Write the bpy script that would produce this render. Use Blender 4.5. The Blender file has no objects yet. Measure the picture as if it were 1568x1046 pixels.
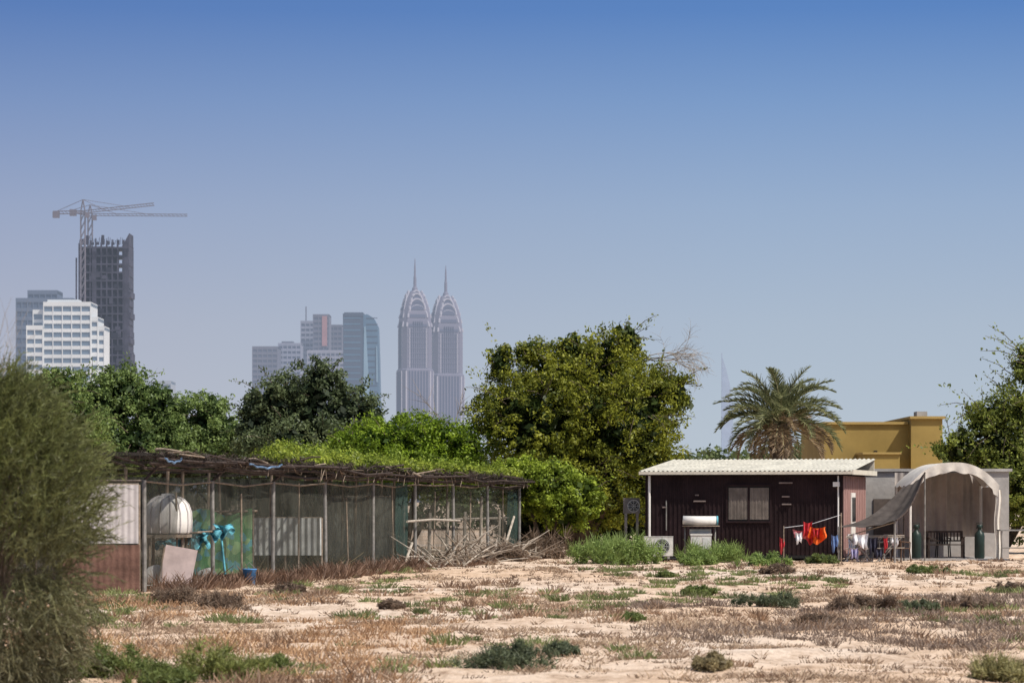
import bpy, math, random
import numpy as np
from mathutils import Matrix, Vector
random.seed(3); rng=np.random.default_rng(7)
S=bpy.context.scene
FOC=4446.0; EYE=2.0; HOR=766.0
# image pixel (column, row) + distance in metres -> world position
def W(px,py,D): return Vector(((px-784)/FOC*D, D, EYE+(HOR-py)/FOC*D))
def WX(px,D): return (px-784)/FOC*D
def WZ(py,D): return EYE+(HOR-py)/FOC*D
# ------------------------------------------------------------ noise
TAB=np.random.default_rng(1).random((256,256))
def vn(x,y,s=0):
    x=np.asarray(x,float)+s*17.3; y=np.asarray(y,float)+s*9.7
    xi=np.floor(x).astype(int); yi=np.floor(y).astype(int)
    fx=x-xi; fy=y-yi; fx=fx*fx*(3-2*fx); fy=fy*fy*(3-2*fy)
    g=lambda a,b:TAB[a&255,b&255]
    return (g(xi,yi)*(1-fx)+g(xi+1,yi)*fx)*(1-fy)+(g(xi,yi+1)*(1-fx)+g(xi+1,yi+1)*fx)*fy
def fbm(x,y,s=0): return (vn(x,y,s)+.5*vn(x*2.1,y*2.1,s+1)+.25*vn(x*4.3,y*4.3,s+2))/1.75
def gz(x,y):
    x=np.asarray(x,float); y=np.asarray(y,float)
    near=np.clip((135-y)/30,0,1)
    return near*((fbm(x*.5,y*.25,3)-.5)*.18+(fbm(x*2,y*1.5,5)-.5)*.09)
# ------------------------------------------------------------ materials
def newmat(name):
    m=bpy.data.materials.new(name); m.use_nodes=True; nt=m.node_tree; nt.nodes.clear()
    out=nt.nodes.new('ShaderNodeOutputMaterial'); return m,nt,out
def mat(name,col,rough=.8,var=.25,scale=3.0,bump=0.0,spec=.25,metal=0,col2=None,stretch=(1,1,1)):
    m,nt,out=newmat(name); N=nt.nodes.new; L=nt.links.new
    p=N('ShaderNodeBsdfPrincipled'); p.inputs['Roughness'].default_value=rough
    p.inputs['Specular IOR Level'].default_value=spec; p.inputs['Metallic'].default_value=metal
    tc=N('ShaderNodeTexCoord'); mp=N('ShaderNodeMapping'); mp.inputs['Scale'].default_value=stretch
    L(tc.outputs['Object'],mp.inputs[0])
    n=N('ShaderNodeTexNoise'); n.inputs['Scale'].default_value=scale; n.inputs['Detail'].default_value=6; n.inputs['Roughness'].default_value=.65
    L(mp.outputs[0],n.inputs['Vector'])
    r=N('ShaderNodeValToRGB'); a=col2 if col2 else tuple(c*(1-var) for c in col); b=col if col2 else tuple(min(1,c*(1+var)) for c in col)
    r.color_ramp.elements[0].position=.35; r.color_ramp.elements[1].position=.65
    r.color_ramp.elements[0].color=(*a,1); r.color_ramp.elements[1].color=(*b,1)
    L(n.outputs['Fac'],r.inputs[0]); L(r.outputs[0],p.inputs['Base Color'])
    if bump:
        bn=N('ShaderNodeBump'); bn.inputs['Strength'].default_value=bump; bn.inputs['Distance'].default_value=.03
        n2=N('ShaderNodeTexNoise'); n2.inputs['Scale'].default_value=scale*6; L(mp.outputs[0],n2.inputs['Vector'])
        L(n2.outputs['Fac'],bn.inputs['Height']); L(bn.outputs[0],p.inputs['Normal'])
    L(p.outputs[0],out.inputs[0]); return m
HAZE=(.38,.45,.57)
def hazemat(name,col,h,var=.12,scale=.05,rough=.6):  # aerial haze painted in: its colour mixed into the surface as emission
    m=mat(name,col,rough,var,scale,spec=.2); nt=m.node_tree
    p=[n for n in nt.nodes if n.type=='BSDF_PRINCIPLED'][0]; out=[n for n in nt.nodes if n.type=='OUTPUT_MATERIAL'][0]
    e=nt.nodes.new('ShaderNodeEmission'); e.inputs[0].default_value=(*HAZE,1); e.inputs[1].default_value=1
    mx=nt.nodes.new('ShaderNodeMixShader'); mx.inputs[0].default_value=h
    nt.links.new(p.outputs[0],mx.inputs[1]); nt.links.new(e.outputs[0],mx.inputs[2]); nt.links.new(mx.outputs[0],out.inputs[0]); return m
def leafmat(name,tr=.3):
    m,nt,out=newmat(name); N=nt.nodes.new; L=nt.links.new
    a=N('ShaderNodeAttribute'); a.attribute_name='tint'
    d=N('ShaderNodeBsdfDiffuse'); t=N('ShaderNodeBsdfTranslucent'); g=N('ShaderNodeBsdfGlossy'); g.inputs['Roughness'].default_value=.5
    g.inputs[0].default_value=(.5,.5,.5,1)
    L(a.outputs['Color'],d.inputs[0]); L(a.outputs['Color'],t.inputs[0])
    mx=N('ShaderNodeMixShader'); mx.inputs[0].default_value=tr; L(d.outputs[0],mx.inputs[1]); L(t.outputs[0],mx.inputs[2])
    m2=N('ShaderNodeMixShader'); m2.inputs[0].default_value=.03; L(mx.outputs[0],m2.inputs[1]); L(g.outputs[0],m2.inputs[2])
    L(m2.outputs[0],out.inputs[0]); return m
def netmat(name,col,fac0,fac1,scale=1.2,stretch=(1,1,1)):
    m,nt,out=newmat(name); N=nt.nodes.new; L=nt.links.new
    tc=N('ShaderNodeTexCoord'); n=N('ShaderNodeTexNoise'); n.inputs['Scale'].default_value=scale; n.inputs['Detail'].default_value=7; n.inputs['Roughness'].default_value=.7
    mp=N('ShaderNodeMapping'); mp.inputs['Scale'].default_value=stretch; L(tc.outputs['Object'],mp.inputs[0]); L(mp.outputs[0],n.inputs['Vector'])
    mr=N('ShaderNodeMapRange'); mr.inputs[1].default_value=.38; mr.inputs[2].default_value=.62; mr.inputs[3].default_value=fac0; mr.inputs[4].default_value=fac1
    L(n.outputs['Fac'],mr.inputs[0])
    t=N('ShaderNodeBsdfTransparent'); d=N('ShaderNodeBsdfDiffuse'); d.inputs[0].default_value=(*col,1)
    mx=N('ShaderNodeMixShader'); L(mr.outputs[0],mx.inputs[0]); L(t.outputs[0],mx.inputs[1]); L(d.outputs[0],mx.inputs[2]); L(mx.outputs[0],out.inputs[0]); return m
LEAF=leafmat('leaf_foliage',.38); DRY=leafmat('dry_stalks',.2)
# ------------------------------------------------------------ objects
def group(name,loc):
    e=bpy.data.objects.new(name,None); e.location=loc; e.empty_display_size=.5; S.collection.objects.link(e); return e
def link(me,name,parent,org):
    o=bpy.data.objects.new(name,me); S.collection.objects.link(o)
    if parent: o.parent=parent; o.location=Vector(org)-parent.location
    else: o.location=org
    return o
class MB:
    def __init__(s,xf=None): s.v=[];s.f=[];s.m=[];s.mats=[];s.xf=xf
    def mi(s,m):
        if m not in s.mats: s.mats.append(m)
        return s.mats.index(m)
    def add(s,vs,fs,m):
        b=len(s.v); k=s.mi(m)
        for p in vs:
            p=Vector(p); s.v.append(tuple(s.xf@p if s.xf else p))
        for f in fs: s.f.append([i+b for i in f]); s.m.append(k)
    def box(s,x0,x1,y0,y1,z0,z1,m,R=None):
        c=Vector(((x0+x1)/2,(y0+y1)/2,(z0+z1)/2)); vs=[]
        for x in(x0,x1):
            for y in(y0,y1):
                for z in(z0,z1):
                    p=Vector((x,y,z)); vs.append(c+R@(p-c) if R else p)
        s.add(vs,[(0,1,3,2),(4,6,7,5),(0,4,5,1),(2,3,7,6),(0,2,6,4),(1,5,7,3)],m)
    def quad(s,pts,m): s.add(pts,[tuple(range(len(pts)))],m)
    def tube(s,pts,r,m,n=6,caps=True):
        pts=[Vector(p) for p in pts]; rr=r if isinstance(r,(list,tuple)) else [r]*len(pts); vs=[];fs=[]
        for i,p in enumerate(pts):
            d=(pts[min(i+1,len(pts)-1)]-pts[max(i-1,0)]); d=d.normalized() if d.length>0 else Vector((0,0,1))
            a=d.cross(Vector((0,0,1)) if abs(d.z)<.9 else Vector((1,0,0))).normalized(); b=d.cross(a)
            for k in range(n):
                t=2*math.pi*k/n; vs.append(p+(a*math.cos(t)+b*math.sin(t))*rr[i])
        for i in range(len(pts)-1):
            for k in range(n): fs.append((i*n+k,i*n+(k+1)%n,(i+1)*n+(k+1)%n,(i+1)*n+k))
        if caps: fs.append(tuple(range(n))[::-1]); fs.append(tuple((len(pts)-1)*n+k for k in range(n)))
        s.add(vs,fs,m)
    def lathe(s,c,prof,m,n=20,rot=0):
        vs=[];fs=[]
        for r,z in prof:
            for k in range(n):
                t=2*math.pi*k/n+rot; vs.append((c[0]+r*math.cos(t),c[1]+r*math.sin(t),c[2]+z))
        for i in range(len(prof)-1):
            for k in range(n): fs.append((i*n+k,i*n+(k+1)%n,(i+1)*n+(k+1)%n,(i+1)*n+k))
        fs.append(tuple(range(n))[::-1]); fs.append(tuple((len(prof)-1)*n+k for k in range(n)))
        s.add(vs,fs,m)
    def grid(s,fn,nu,nv,m):
        vs=[fn(i/nu,j/nv) for i in range(nu+1) for j in range(nv+1)]
        s.add(vs,[(i*(nv+1)+j,(i+1)*(nv+1)+j,(i+1)*(nv+1)+j+1,i*(nv+1)+j+1) for i in range(nu) for j in range(nv)],m)
    def obj(s,name,parent=None,smooth=False):
        a=np.array(s.v); org=np.array([(a[:,0].min()+a[:,0].max())/2,(a[:,1].min()+a[:,1].max())/2,a[:,2].min()])
        me=bpy.data.meshes.new(name); me.from_pydata((a-org).tolist(),[],s.f)
        for m in s.mats: me.materials.append(m)
        me.polygons.foreach_set('material_index',s.m)
        if smooth: me.polygons.foreach_set('use_smooth',[True]*len(s.f))
        me.update(); return link(me,name,parent,org)
class Leaves:
    def __init__(s): s.V=[];s.C=[];s.k=4
    def raw(s,V,C): s.V.append(V); s.C.append(C)      # V (n,4,3)  C (n,3)
    def clumps(s,C,R,npl,L,Wd,dark,light,up=.4,seed=0,inner=.5):
        g=np.random.default_rng(seed); C=np.asarray(C,float); n=len(C); R=np.asarray(R,float)
        if R.ndim==0: R=np.full((n,3),float(R))
        if R.ndim==1: R=np.repeat(R[:,None],3,1)
        idx=np.repeat(np.arange(n),npl); m=len(idx)
        u=g.normal(size=(m,3)); u/=np.linalg.norm(u,axis=1)[:,None]
        rad=g.random(m)**inner
        P=C[idx]+u*R[idx]*rad[:,None]
        nrm=u*.8+g.normal(size=(m,3))*.6; nrm[:,2]+=up; nrm/=np.linalg.norm(nrm,axis=1)[:,None]
        t=np.cross(nrm,g.normal(size=(m,3))); t/=np.linalg.norm(t,axis=1)[:,None]; b=np.cross(nrm,t)
        sz=(.6+.8*g.random(m))[:,None]; a=t*L*.5*sz; c=b*Wd*.5*sz
        V=np.stack([P-a,P+c,P+a,P-c],1)
        cm=g.random(n); k=np.clip(cm[idx]*.65+g.random(m)*.35,0,1)[:,None]
        col=(np.array(dark)*(1-k)+np.array(light)*k)*(.75+.5*g.random(m))[:,None]
        s.raw(V,col)
    def sprigs(s,P0,Dv,ln,L,Wd,dark,light,seed=0,per=22,sag=.25):
        g=np.random.default_rng(seed); n=len(P0); idx=np.repeat(np.arange(n),per); m=len(idx)
        t=g.random(m); l=np.asarray(ln)[idx]
        P=P0[idx]+Dv[idx]*(t*l)[:,None]; P[:,2]-=sag*l*t*t; P+=g.normal(size=(m,3))*.07
        a=Dv[idx]+g.normal(size=(m,3))*.7; a/=np.linalg.norm(a,axis=1)[:,None]; b=np.cross(a,g.normal(size=(m,3))); b/=np.linalg.norm(b,axis=1)[:,None]
        sz=(.6+.7*g.random(m))[:,None]; a=a*L*.5*sz; c=b*Wd*.5*sz
        V=np.stack([P-a,P+c,P+a,P-c],1); k=g.random((m,1))
        s.raw(V,(np.array(dark)*(1-k)+np.array(light)*k))
    def blades(s,B,T,w,col):   # B base, T tip, w widths
        n=len(B); d=T-B; sd=np.cross(d,np.array([0,1,0.])+rng.normal(size=(n,3))*.5); sd/=np.linalg.norm(sd,axis=1)[:,None]+1e-9
        sd*=np.asarray(w)[:,None]*.5 if np.ndim(w) else w*.5
        s.raw(np.stack([B-sd,B+sd,T+sd*.3,T-sd*.3],1),col)
    def obj(s,name,parent=None,m=None):
        V=np.concatenate(s.V); C=np.concatenate(s.C); n=len(V); v=V.reshape(-1,3)
        org=np.array([v[:,0].mean(),v[:,1].mean(),max(0,v[:,2].min())]); v=v-org
        me=bpy.data.meshes.new(name); me.vertices.add(4*n); me.vertices.foreach_set('co',v.astype(np.float32).ravel())
        me.loops.add(4*n); me.loops.foreach_set('vertex_index',np.arange(4*n,dtype=np.int32))
        me.polygons.add(n); me.polygons.foreach_set('loop_start',np.arange(0,4*n,4,dtype=np.int32))
        try: me.polygons.foreach_set('loop_total',np.full(n,4,dtype=np.int32))
        except Exception: pass
        ca=me.color_attributes.new('tint','FLOAT_COLOR','POINT')
        cc=np.ones((4*n,4),np.float32); cc[:,:3]=np.repeat(np.clip(C,0.003,1),4,0); ca.data.foreach_set('color',cc.ravel())
        me.materials.append(m or LEAF); me.update(calc_edges=True); me.validate()
        return link(me,name,parent,org)
bark=mat('bark',(.12,.09,.065),.95,.35,6,.6)
barkpale=mat('bark_pale',(.3,.25,.2),.95,.3,6,.4)
def limbs(mb,base,ends,r,m):
    base=Vector(base)
    for e in ends:
        e=Vector(e); mid=base.lerp(e,.5)+Vector((random.uniform(-.3,.3),random.uniform(-.3,.3),.2*(e.z-base.z)*.5))
        q=base.lerp(mid,.5)+Vector((random.uniform(-.1,.1),0,0))
        mb.tube([base-Vector((0,0,.1)),q,mid,e],[r,r*.75,r*.5,r*.15],m,7)
def tree(name,base,lobes,dark,light,clr=.45,dens=1.0,leaf=(.14,.07),npl=80,seed=1,nspr=60,sprl=(.5,1.2),trunk_r=.2,inner=True):
    g=np.random.default_rng(seed); e=group(name,base)
    mb=MB(); ends=[(l[0],l[1],l[2]+l[5]*.3) for l in lobes]
    limbs(mb,base,ends,trunk_r,bark); 
    Lv=Leaves(); C=[];IC=[];SP=[];SD=[]
    for (x,y,z,rx,ry,rz) in lobes:
        area=4*math.pi*((rx*ry+rx*rz+ry*rz)/3); n=max(6,int(area/(clr*clr*math.pi)*1.3*dens))
        u=g.normal(size=(n,3)); u/=np.linalg.norm(u,axis=1)[:,None]
        rr=(.68+.44*g.random(n))[:,None]; C.append(np.array([x,y,z])+u*rr*np.array([rx,ry,rz]))
        m=max(4,n//2); u2=g.normal(size=(m,3)); u2/=np.linalg.norm(u2,axis=1)[:,None]
        IC.append(np.array([x,y,z])+u2*(g.random(m)**.5*.62)[:,None]*np.array([rx,ry,rz]))
        k=max(1,int(nspr*area/100)); u3=g.normal(size=(k,3)); u3[:,2]=np.abs(u3[:,2])*.8; u3/=np.linalg.norm(u3,axis=1)[:,None]
        SP.append(np.array([x,y,z])+u3*.9*np.array([rx,ry,rz])); SD.append(u3+g.normal(size=(k,3))*.35)
    C=np.concatenate(C); C=C[C[:,2]>base[2]+.3]
    keep=np.ones(len(C),bool)
    for (x,y,z,rx,ry,rz) in lobes:
        d=((C-np.array([x,y,z]))/np.array([rx,ry,rz])); keep&=(d**2).sum(1)>.42
    C=C[keep]
    R=clr*(.5+.85*g.random(len(C)))
    Lv.clumps(C,np.stack([R,R,R*.85],1),npl,leaf[0],leaf[1],dark,light,seed=seed+1)
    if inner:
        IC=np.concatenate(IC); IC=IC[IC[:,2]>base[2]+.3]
        Lv.clumps(IC,clr*1.3,npl//3,leaf[0]*2.4,leaf[1]*3,np.array(dark)*.6,np.array(dark)*.9,seed=seed+2)  # crown shade put into darker inner leaves, oversized to block background light
    SP=np.concatenate(SP); SD=np.concatenate(SD); SD/=np.linalg.norm(SD,axis=1)[:,None]
    ln=sprl[0]+(sprl[1]-sprl[0])*g.random(len(SP))
    Lv.sprigs(SP,SD,ln,leaf[0],leaf[1],dark,light,seed=seed+3)
    for i in range(len(SP)):
        if i%2==0:
            a=Vector(SP[i]); d=Vector(SD[i]); l=ln[i]; mb.tube([a-d*.3,a+d*l*.5-Vector((0,0,.06*l)),a+d*l-Vector((0,0,.25*l))],[.02,.014,.006],bark,3,False)
    mb.obj('trunk_and_limbs',e,True); Lv.obj('crown',e); return e
def twigs(mb,p,d,l,r,depth,m,curl=.3,z=0):
    pts=[Vector(p)];dd=Vector(d).normalized()
    for i in range(5):
        dd=(dd+Vector((random.uniform(-curl,curl),random.uniform(-curl,curl),random.uniform(-curl,curl)-z))).normalized(); pts.append(pts[-1]+dd*l/5)
        if depth>0 and i>0:
            for _ in range(2): twigs(mb,pts[-1],dd+Vector((random.uniform(-.9,.9),random.uniform(-.5,.5),random.uniform(-.6,.9))),l*.55,r*.5,depth-1,m,curl,z)
    mb.tube(pts,[r*(1-.13*i) for i in range(6)],m,3,False)
# ============================================================ GROUND
def axis(segs):
    out=[]
    for a,b,st in segs: out+=list(np.arange(a,b,st))
    return np.array(out+[segs[-1][1]])
xs=axis([(-9000,-1000,1000),(-1000,-100,100),(-100,-30,7),(-30,30,.25),(30,100,7),(100,1000,100),(1000,9000,1000)])
ys=axis([(-300,-20,40),(-20,20,5),(20,60,.25),(60,120,.5),(120,200,5),(200,1000,80),(1000,12000,1000)])
X,Y=np.meshgrid(xs,ys,indexing='ij'); Z=gz(X,Y)*np.clip((40-abs(X))/10,0,1)*np.clip((Y-20)/5,0,1)
nx,ny=len(xs),len(ys); I=np.arange(nx*ny).reshape(nx,ny)
Fc=np.stack([I[:-1,:-1],I[1:,:-1],I[1:,1:],I[:-1,1:]],-1).reshape(-1,4)
me=bpy.data.meshes.new('ground'); me.from_pydata(np.stack([X,Y,Z],-1).reshape(-1,3).tolist(),[],Fc.tolist())
me.polygons.foreach_set('use_smooth',[True]*len(Fc))
gm,nt,out=newmat('sandy_ground'); N=nt.nodes.new; L=nt.links.new
p=N('ShaderNodeBsdfPrincipled'); p.inputs['Roughness'].default_value=.95; p.inputs['Specular IOR Level'].default_value=.1
tc=N('ShaderNodeTexCoord')
def noi(sc,det,st=(1,1,1),lac=.6):
    mp=N('ShaderNodeMapping'); mp.inputs['Scale'].default_value=st; L(tc.outputs['Object'],mp.inputs[0])
    n=N('ShaderNodeTexNoise'); n.inputs['Scale'].default_value=sc; n.inputs['Detail'].default_value=det; n.inputs['Roughness'].default_value=lac; L(mp.outputs[0],n.inputs['Vector']); return n
n1=noi(1.7,10,(1,.45,1),.8); r1=N('ShaderNodeValToRGB'); el=r1.color_ramp.elements
el[0].position=.35; el[0].color=(.30,.21,.145,1); el[1].position=.55; el[1].color=(.74,.61,.49,1)
e=el.new(.45); e.color=(.58,.45,.34,1)
L(n1.outputs['Fac'],r1.inputs[0])
n2=noi(.12,4,(1,.6,1)); r2=N('ShaderNodeValToRGB'); r2.color_ramp.elements[0].position=.4; r2.color_ramp.elements[0].color=(.90,.81,.72,1); r2.color_ramp.elements[1].position=.6; r2.color_ramp.elements[1].color=(1,1,1,1)
L(n2.outputs['Fac'],r2.inputs[0])
mm=N('ShaderNodeMix'); mm.data_type='RGBA'; mm.blend_type='MULTIPLY'; mm.inputs[0].default_value=1; L(r1.outputs[0],mm.inputs[6]); L(r2.outputs[0],mm.inputs[7])
L(mm.outputs[2],p.inputs['Base Color'])
n3=noi(14,6); bp=N('ShaderNodeBump'); bp.inputs['Strength'].default_value=.8; bp.inputs['Distance'].default_value=.06; L(n3.outputs['Fac'],bp.inputs['Height']); L(bp.outputs[0],p.inputs['Normal'])
L(p.outputs[0],out.inputs[0]); me.materials.append(gm); me.update()
S.collection.objects.link(bpy.data.objects.new('ground',me))
# ------------------------------------------------------------ dry grass
def tufts(Lv,x,y,rad,hgt,nb,cA,cB,w,seed,spread=1.0):
    g=np.random.default_rng(seed); n=len(x); idx=np.repeat(np.arange(n),nb); m=len(idx)
    a=g.random(m)*6.283; r=np.sqrt(g.random(m))*rad[idx]
    bx=x[idx]+np.cos(a)*r; by=y[idx]+np.sin(a)*r; bz=gz(bx,by)-.01
    h=hgt[idx]*(.45+.75*g.random(m))*(1-.45*(r/rad[idx])**2)
    B=np.stack([bx,by,bz],1); ln=g.normal(size=(m,2))*.35*spread+np.stack([np.cos(a),np.sin(a)],1)*.35*spread
    T=B+np.stack([ln[:,0]*h,ln[:,1]*h,h],1)
    k=np.clip(g.random(n)[idx]*.6+g.random(m)*.4,0,1)[:,None]
    Lv.blades(B,T,w[idx]*(.6+.8*g.random(m)),(np.array(cA)*(1-k)+np.array(cB)*k)*(.8+.4*g.random((m,1))))
def scatter(n,y0,y1,xr=.26,seed=0):
    g=np.random.default_rng(seed); y=np.sqrt(g.random(n)*(y1*y1-y0*y0)+y0*y0); x=(g.random(n)*2-1)*xr*y; return x,y,g
Lv=Leaves()
x,y,g=scatter(15000,27,104,seed=11)
pr=fbm(x*.55,y*.16,8)+.55*(fbm(x*1.7,y*.6,12)-.5)
th=np.where(y>64,np.where(x>0,.76,.66),np.where(y>50,.60,.56))+np.clip(x/60,-.12,.04)
k=pr>th; x,y=x[k],y[k]; n=len(x); g=np.random.default_rng(5)
tufts(Lv,x,y,.12+.34*g.random(n),.03+.09*g.random(n)**1.5,34,(.20,.13,.09),(.56,.43,.30),.008+y*.0003,21,1.7)
x,y,g=scatter(1300,27,95,seed=13); k=(fbm(x*.3,y*.12,20)>.55)&((y<64)|(x<0)|(g.random(1300)<.3)); x,y=x[k],y[k]; n=len(x); g=np.random.default_rng(6)
tufts(Lv,x,y,.1+.25*g.random(n),.08+.15*g.random(n),45,(.13,.085,.06),(.46,.31,.2),.008+y*.00025,22,1.2)
# single sparse stalks everywhere
x,y,g=scatter(5200,28,100,seed=14); n=len(x); tufts(Lv,x,y,.05+.1*g.random(n),.03+.06*g.random(n),9,(.13,.09,.065),(.42,.31,.22),.009+y*.0003,26,1.6)
x,y,g=scatter(2600,28,60,seed=17); k=(fbm(x*.4,y*.2,33)>.52)&(x<-1+.0*y); x,y=x[k],y[k]; n=len(x); g=np.random.default_rng(7)
tufts(Lv,x,y,.15+.3*g.random(n),.05+.12*g.random(n),34,(.24,.13,.07),(.60,.40,.23),.008+y*.00025,24,1.3)
x,y,g=scatter(2600,38,62,seed=18); k=(fbm(x*.35,y*.25,36)>.54)&(x>2); x,y=x[k],y[k]; n=len(x); g=np.random.default_rng(9)
tufts(Lv,x,y,.15+.3*g.random(n),.05+.10*g.random(n),40,(.11,.08,.065),(.34,.26,.2),.008+y*.00025,25,1.4)
Lv.obj('dry_grass',None,DRY)
Lv=Leaves(); x,y,g=scatter(900,28,84,seed=31); k=(fbm(x*.25,y*.1,40)>.53); x,y=x[k],y[k]; n=len(x); g=np.random.default_rng(8)
tufts(Lv,x,y,.12+.3*g.random(n),.05+.13*g.random(n),90,(.09,.11,.045),(.30,.34,.13),.01+y*.00025,23,1.2)
Lv.obj('weeds',None,LEAF)
def shrub(name,px,py,wpx,hpx,D,dark,light,seed,leaf=(.06,.03),n=26,npl=150,dry=False,yr=.5):
    px_m=FOC/D; w=wpx/px_m/2; h=hpx/px_m; c=W(px,py,D); g=np.random.default_rng(seed)
    gzv=float(gz(c.x,D)); Lv=Leaves(); u=g.normal(size=(n,3)); u/=np.linalg.norm(u,axis=1)[:,None]; u*=(g.random((n,1))**.4)
    C=np.stack([c.x+u[:,0]*w*.95*(.7+.5*g.random(n)),D+u[:,1]*max(w*.6,yr),gzv+np.abs(u[:,2])*h*.72*(.6+.6*g.random(n))+.03],1)
    r=min(w,h)*.32; Lv.clumps(C,r*(.5+.9*g.random(n)),npl,leaf[0],leaf[1],dark,light,seed=seed)
    m=n*22; k=g.integers(0,n,m); a=g.normal(size=(m,3)); a[:,2]=np.abs(a[:,2])+.7; a/=np.linalg.norm(a,axis=1)[:,None]
    B=C[k]; Lv.blades(B,B+a*(r*(.7+1.1*g.random((m,1)))),np.full(m,leaf[1]*.55),np.array(light)*(.5+.6*g.random((m,1))))
    e=group(name,(c.x,D,gzv)); Lv.obj('foliage',e,DRY if dry else LEAF)
    mb=MB()
    for i in range(7):
        t=C[g.integers(0,n)]; mb.tube([(c.x+g.normal()*w*.15,D,gzv-.03),((c.x+t[0])/2,D,gzv+h*.3),tuple(t)],[.015,.01,.004],bark,4,False)
    mb.obj('stems',e)
OG=((.06,.085,.03),(.22,.27,.08)); LG=((.10,.15,.04),(.31,.42,.12)); BR=((.08,.055,.04),(.28,.20,.14)); GG=((.05,.065,.04),(.17,.20,.11))
for i,(px,py,w,h,D,c,dry) in enumerate([
 (920,878,100,50,91.8,LG,0),(975,874,90,54,92.4,LG,0),(1100,870,150,40,91.5,LG,0),(1070,872,60,24,90,LG,0),(1170,870,90,20,88,LG,0),
 (20,1052,170,66,31.3,OG,0),(160,1046,160,56,33,OG,0),(345,1042,160,64,32.5,((.08,.10,.03),(.30,.33,.10)),0),(250,1054,110,40,31.5,OG,0),(420,1030,70,26,34,OG,0),
 (775,1026,170,46,34,GG,0),(860,1010,70,20,37,GG,0),(1175,932,130,24,55,GG,0),(1065,915,60,14,60,OG,0),(1330,936,160,24,52.5,BR,1),(1480,930,170,24,54,BR,1),(1400,938,90,18,53,GG,0),
 (965,952,50,14,48,OG,0),(440,912,60,18,61,BR,1),(600,930,40,14,54,BR,1),(1250,958,80,20,47,BR,1),(1190,880,60,16,78,BR,1),(1020,882,30,10,77,OG,0),
 (1420,880,90,14,79,OG,0),(1530,1046,110,44,33,((.16,.14,.06),(.40,.37,.16)),0),(1090,1034,60,24,34,((.14,.11,.06),(.38,.31,.16)),0),
 (340,940,80,34,53,BR,1),(270,928,100,30,56,BR,1),(1545,905,70,16,64,BR,1),(835,872,110,46,99,BR,1),(770,878,90,30,92,BR,1),(1260,866,60,14,90,OG,0)]):
    shrub('dry_bush' if dry else 'shrub',px,py,w,h,D,c[0],c[1],100+i,leaf=((.05,.018) if D<60 else (.08,.035)),n=38,npl=110)
# ============================================================ ENCLOSURE
wood=mat('weathered_wood',(.24,.19,.145),.9,.35,8,.4); woodp=mat('pale_wood',(.40,.35,.29),.9,.3,8,.3); woodd=mat('rusty_dark_wood',(.05,.036,.03),.9,.5,6,.4)
steel=mat('galvanised_steel',(.22,.21,.195),.7,.35,5,metal=.1); net=netmat('wire_netting',(.075,.075,.062),.22,.58,1.6,(1,1,.5)); netd=netmat('shade_net',(.06,.065,.055),.75,.97,.8)
netg=netmat('green_shade_net',(.05,.08,.07),.35,.75,1.5,(1,1,.3))
rooft=netmat('brushwood_roofing',(.035,.03,.027),.25,.95,1.6)
A=Vector((-8.1,64,0)); Bv=Vector((.25,100,0)); dv=(Bv-A).normalized(); nv=Vector((-dv.y,dv.x,0)); LN=(Bv-A).length
def FP(t,o=0,z=0): # along fence fraction, offset inwards, height
    p=A+dv*LN*t+nv*o; p.z=z; return p
enc=group('wire_fence_enclosure',A)
mb=MB()
ztop=lambda t:2.45+.08*t
zroof=lambda t:3.02-.3*t
for i in range(9):
    t=i/8; mb.tube([FP(t,0,-.1),FP(t+.001*(i%3-1),.02*(i%2),ztop(t))],.05,steel,8)
    mb.tube([FP(t,0,ztop(t)),FP(t,-.35,zroof(t)-.05)+dv*.5],.035,woodd,5)
for i in range(8):
    t=(i+.5)/8
    mb.tube([FP(t,.05,-.1),FP(t+random.uniform(-.006,.006),.05,ztop(t)-random.uniform(.0,.5))],.026,wood,6)
for k in range(1,6):
    o=k*1.9; mb.tube([FP(0,o,-.1),FP(0,o,2.5)],.05,steel,8); mb.tube([FP(.02,o,2.45),FP(-.01,o+.2,2.95)],.03,woodd,5)
for a in range(8):
    t0,t1=a/8,(a+1)/8; mb.tube([FP(t0,0,ztop(t0)-.03),FP((t0+t1)/2,.0,ztop(t0)-.03-random.uniform(.02,.10)),FP(t1,0,ztop(t1)-.03)],.022,wood,5)
mb.tube([FP(0,0,2.43),FP(0,9.5,2.43)],.03,wood,6)
for t in np.linspace(.02,.98,26):
    for o in (2.4,5.2):
        if random.random()<.55: mb.tube([FP(t,o,-.05),FP(t+random.uniform(-.01,.01),o,2.8)],.045,wood,6)
for z in(.12,): mb.tube([FP(0,0,z),FP(1,0,z)],.012,steel,4)
mb.obj('posts_and_rails',enc)
mb=MB()
def nf(o0,t0,t1,zt):
    return lambda u,v:FP(t0+(t1-t0)*u,o0+.05*math.sin(u*31+v*2)*(1-abs(2*v-1)*.6)+.03*math.sin(u*83),v*(zt+.02*math.sin(u*50)))
mb.grid(nf(.04,0,1,2.43),90,6,net)
mb.quad([FP(0,.03,0),FP(0,9.5,0),FP(0,9.5,2.42),FP(0,.03,2.42)],net)
mb.quad([FP(1,.03,0),FP(1,9.5,0),FP(1,9.5,2.5),FP(1,.03,2.5)],net)
mb.obj('netting',enc)
mb=MB(); mb.quad([FP(0,8,0),FP(1,8,0),FP(1,8,2.7),FP(0,8,2.7)],netd); mb.quad([FP(.5,4,0),FP(.99,4,0),FP(.99,4,2.6),FP(.5,4,2.6)],netd)
mb.grid(nf(-.03,.565,.60,2.5),12,6,netg); mb.grid(nf(.15,.375,.60,2.4),30,6,net); mb.grid(nf(-.04,.95,.99,2.3),12,6,netg)
mb.obj('shade_net',enc)
mb=MB()
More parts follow.
